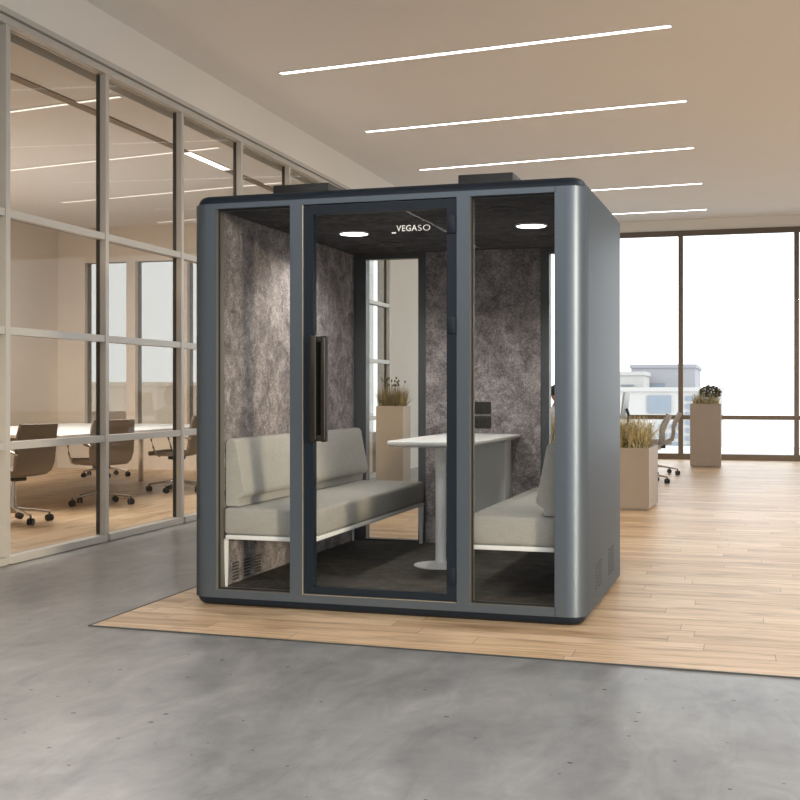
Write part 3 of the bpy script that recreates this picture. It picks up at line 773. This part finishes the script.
c_beige = flat('beige_tower_facade', lin(212, 196, 178), .9, var=.02)
xa, za = bpt(631, 368, 84.); xb, _ = bpt(695, 368, 84.)
w1 = bpt(644, 383, 84.); w2 = bpt(665, 390, 84.)
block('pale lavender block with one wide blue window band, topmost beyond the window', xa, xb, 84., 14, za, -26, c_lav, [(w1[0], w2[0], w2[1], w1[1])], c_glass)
xa, za = bpt(612, 375.5, 78.); xb, _ = bpt(643.5, 375, 78.)
wins = []
for py in (384.5, 392.5, 401, 409):
    w1 = bpt(622, py, 78.); w2 = bpt(634, py+1.2, 78.); wins.append((w1[0], w2[0], w2[1], w1[1]))
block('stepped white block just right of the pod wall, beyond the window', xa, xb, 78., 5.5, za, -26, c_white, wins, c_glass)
xa, za = bpt(600, 391.5, BY); xb, _ = bpt(722, 391.5, BY); wins = []
w1 = bpt(648, 395.5, BY); w2 = bpt(671, 413, BY); wins.append((w1[0], w2[0], w2[1], w1[1]))
for c_ in (686, 698, 710):
    for r_ in range(9):
        w1 = bpt(c_, 396+8*r_, BY); w2 = bpt(c_+7, 400.6+8*r_, BY); wins.append((w1[0], w2[0], w2[1], w1[1]))
for c_ in (660, 671):
    for r_ in range(4):
        w1 = bpt(c_, 424+9*r_, BY); w2 = bpt(c_+7, 429+9*r_, BY); wins.append((w1[0], w2[0], w2[1], w1[1]))
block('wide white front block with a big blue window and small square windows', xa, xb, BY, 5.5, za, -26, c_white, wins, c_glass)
# beige silhouettes outside the meeting room
for (p0, p1, py, y, lab) in ((40, 157, 386.5, 60., 'beige tower with a flat top filling the lower left meeting room windows'),
                             (159.5, 240, 395, 69., 'lower beige tower outside the right meeting room windows'),
                             (-60, 62, 398, 70., 'beige tower farthest left outside the meeting room windows')):
    xa, za = bpt(p0, py, y); xb, _ = bpt(p1, py, y)
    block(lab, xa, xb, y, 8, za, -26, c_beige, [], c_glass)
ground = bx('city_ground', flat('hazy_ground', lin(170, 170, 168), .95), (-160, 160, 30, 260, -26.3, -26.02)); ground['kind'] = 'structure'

# ------------------------------------------------------------------ light
w = bpy.data.worlds.new('sky'); scene.world = w; w.use_nodes = True; nt = w.node_tree
bg = nt.nodes['Background']
tc = nt.nodes.new('ShaderNodeTexCoord'); sp = nt.nodes.new('ShaderNodeSeparateXYZ'); nt.links.new(tc.outputs['Generated'], sp.inputs[0])
col = ramp(nt, sp.outputs['Z'], [(0., (.93, .965, 1., 1)), (.25, (.91, .96, 1., 1)), (1., (.80, .90, 1., 1))])
nt.links.new(col, bg.inputs['Color']); bg.inputs['Strength'].default_value = 2.2
S = bpy.data.lights.new('sun', 'SUN'); S.energy = 1.8; S.angle = math.radians(7); S.color = (1, .83, .60)
def portal(loc, rot, sx, sy):
    L = bpy.data.lights.new('window_portal', 'AREA'); L.shape = 'RECTANGLE'; L.size = sx; L.size_y = sy; L.cycles.is_portal = True
    o = bpy.data.objects.new('window_portal', L); C.objects.link(o); o.location = loc; o.rotation_euler = rot
portal((2.1, 21.05, 2.0), (-PI/2, 0, 0), 13.6, 3.8); portal((9.1, -7.75, 2.075), (0, PI/2, 0), 3.95, 22.5); portal((9.1, 13.5, 2.075), (0, PI/2, 0), 3.95, 3.); portal((3.75, -19.1, 2.05), (PI/2, 0, 0), 10.5, 3.7)
portal((-7.4, 16.08, 1.86), (-PI/2, 0, 0), 5.1, 2.5)
so = bpy.data.objects.new('sun', S); C.objects.link(so)
dirv = Vector((-.77, .63, -.115)).normalized(); so.rotation_euler = dirv.to_track_quat('-Z', 'Y').to_euler(); so.location = (12, -8, 6)
def area(name, loc, rot, sx, sy, e, col):
    L = bpy.data.lights.new(name, 'AREA'); L.shape = 'RECTANGLE'; L.size = sx; L.size_y = sy; L.energy = e; L.color = col
    o = bpy.data.objects.new(name, L); C.objects.link(o); o.location = loc; o.rotation_euler = rot; return o
for i, (x, y) in enumerate(((-2.3, 1.5), (2.5, 1.5), (-6.5, -3), (2.5, -3), (-2.3, -3), (2.5, 7), (2.5, 12.5))):
    area('ceiling_fill_light', (x, y, ZC-.02), (0, 0, RZ), 3.6, .12, 80, (.96, .98, 1))  # added fill lights below the ceiling, without fixtures
area('meeting_room_fill', (-7.4, 10.6, 3.6), (0, 0, 0), 3.5, 3.5, 240, (1, .975, .95))  # added fill to brighten the meeting room beyond its strip lights

# ------------------------------------------------------------------ camera
cam = bpy.data.cameras.new('camera'); co = bpy.data.objects.new('camera', cam); C.objects.link(co)
cam.sensor_fit = 'HORIZONTAL'; cam.sensor_width = 36; cam.lens = 1177.1/800*36
cam.shift_x = 1/800; cam.shift_y = -8.9/800
co.location = (0, 0, 1.1795); co.rotation_euler = (PI/2, 0, math.radians(16)); cam.clip_end = 500
scene.camera = co
scene.view_settings.view_transform = 'Standard'; scene.view_settings.look = 'None'
scene.view_settings.gamma = 1; scene.view_settings.use_curve_mapping = False
scene.view_settings.exposure = .35
scene.cycles.use_denoising = True
scene.cycles.max_bounces = 10; scene.cycles.transparent_max_bounces = 24; scene.cycles.diffuse_bounces = 5; scene.cycles.sample_clamp_indirect = 6
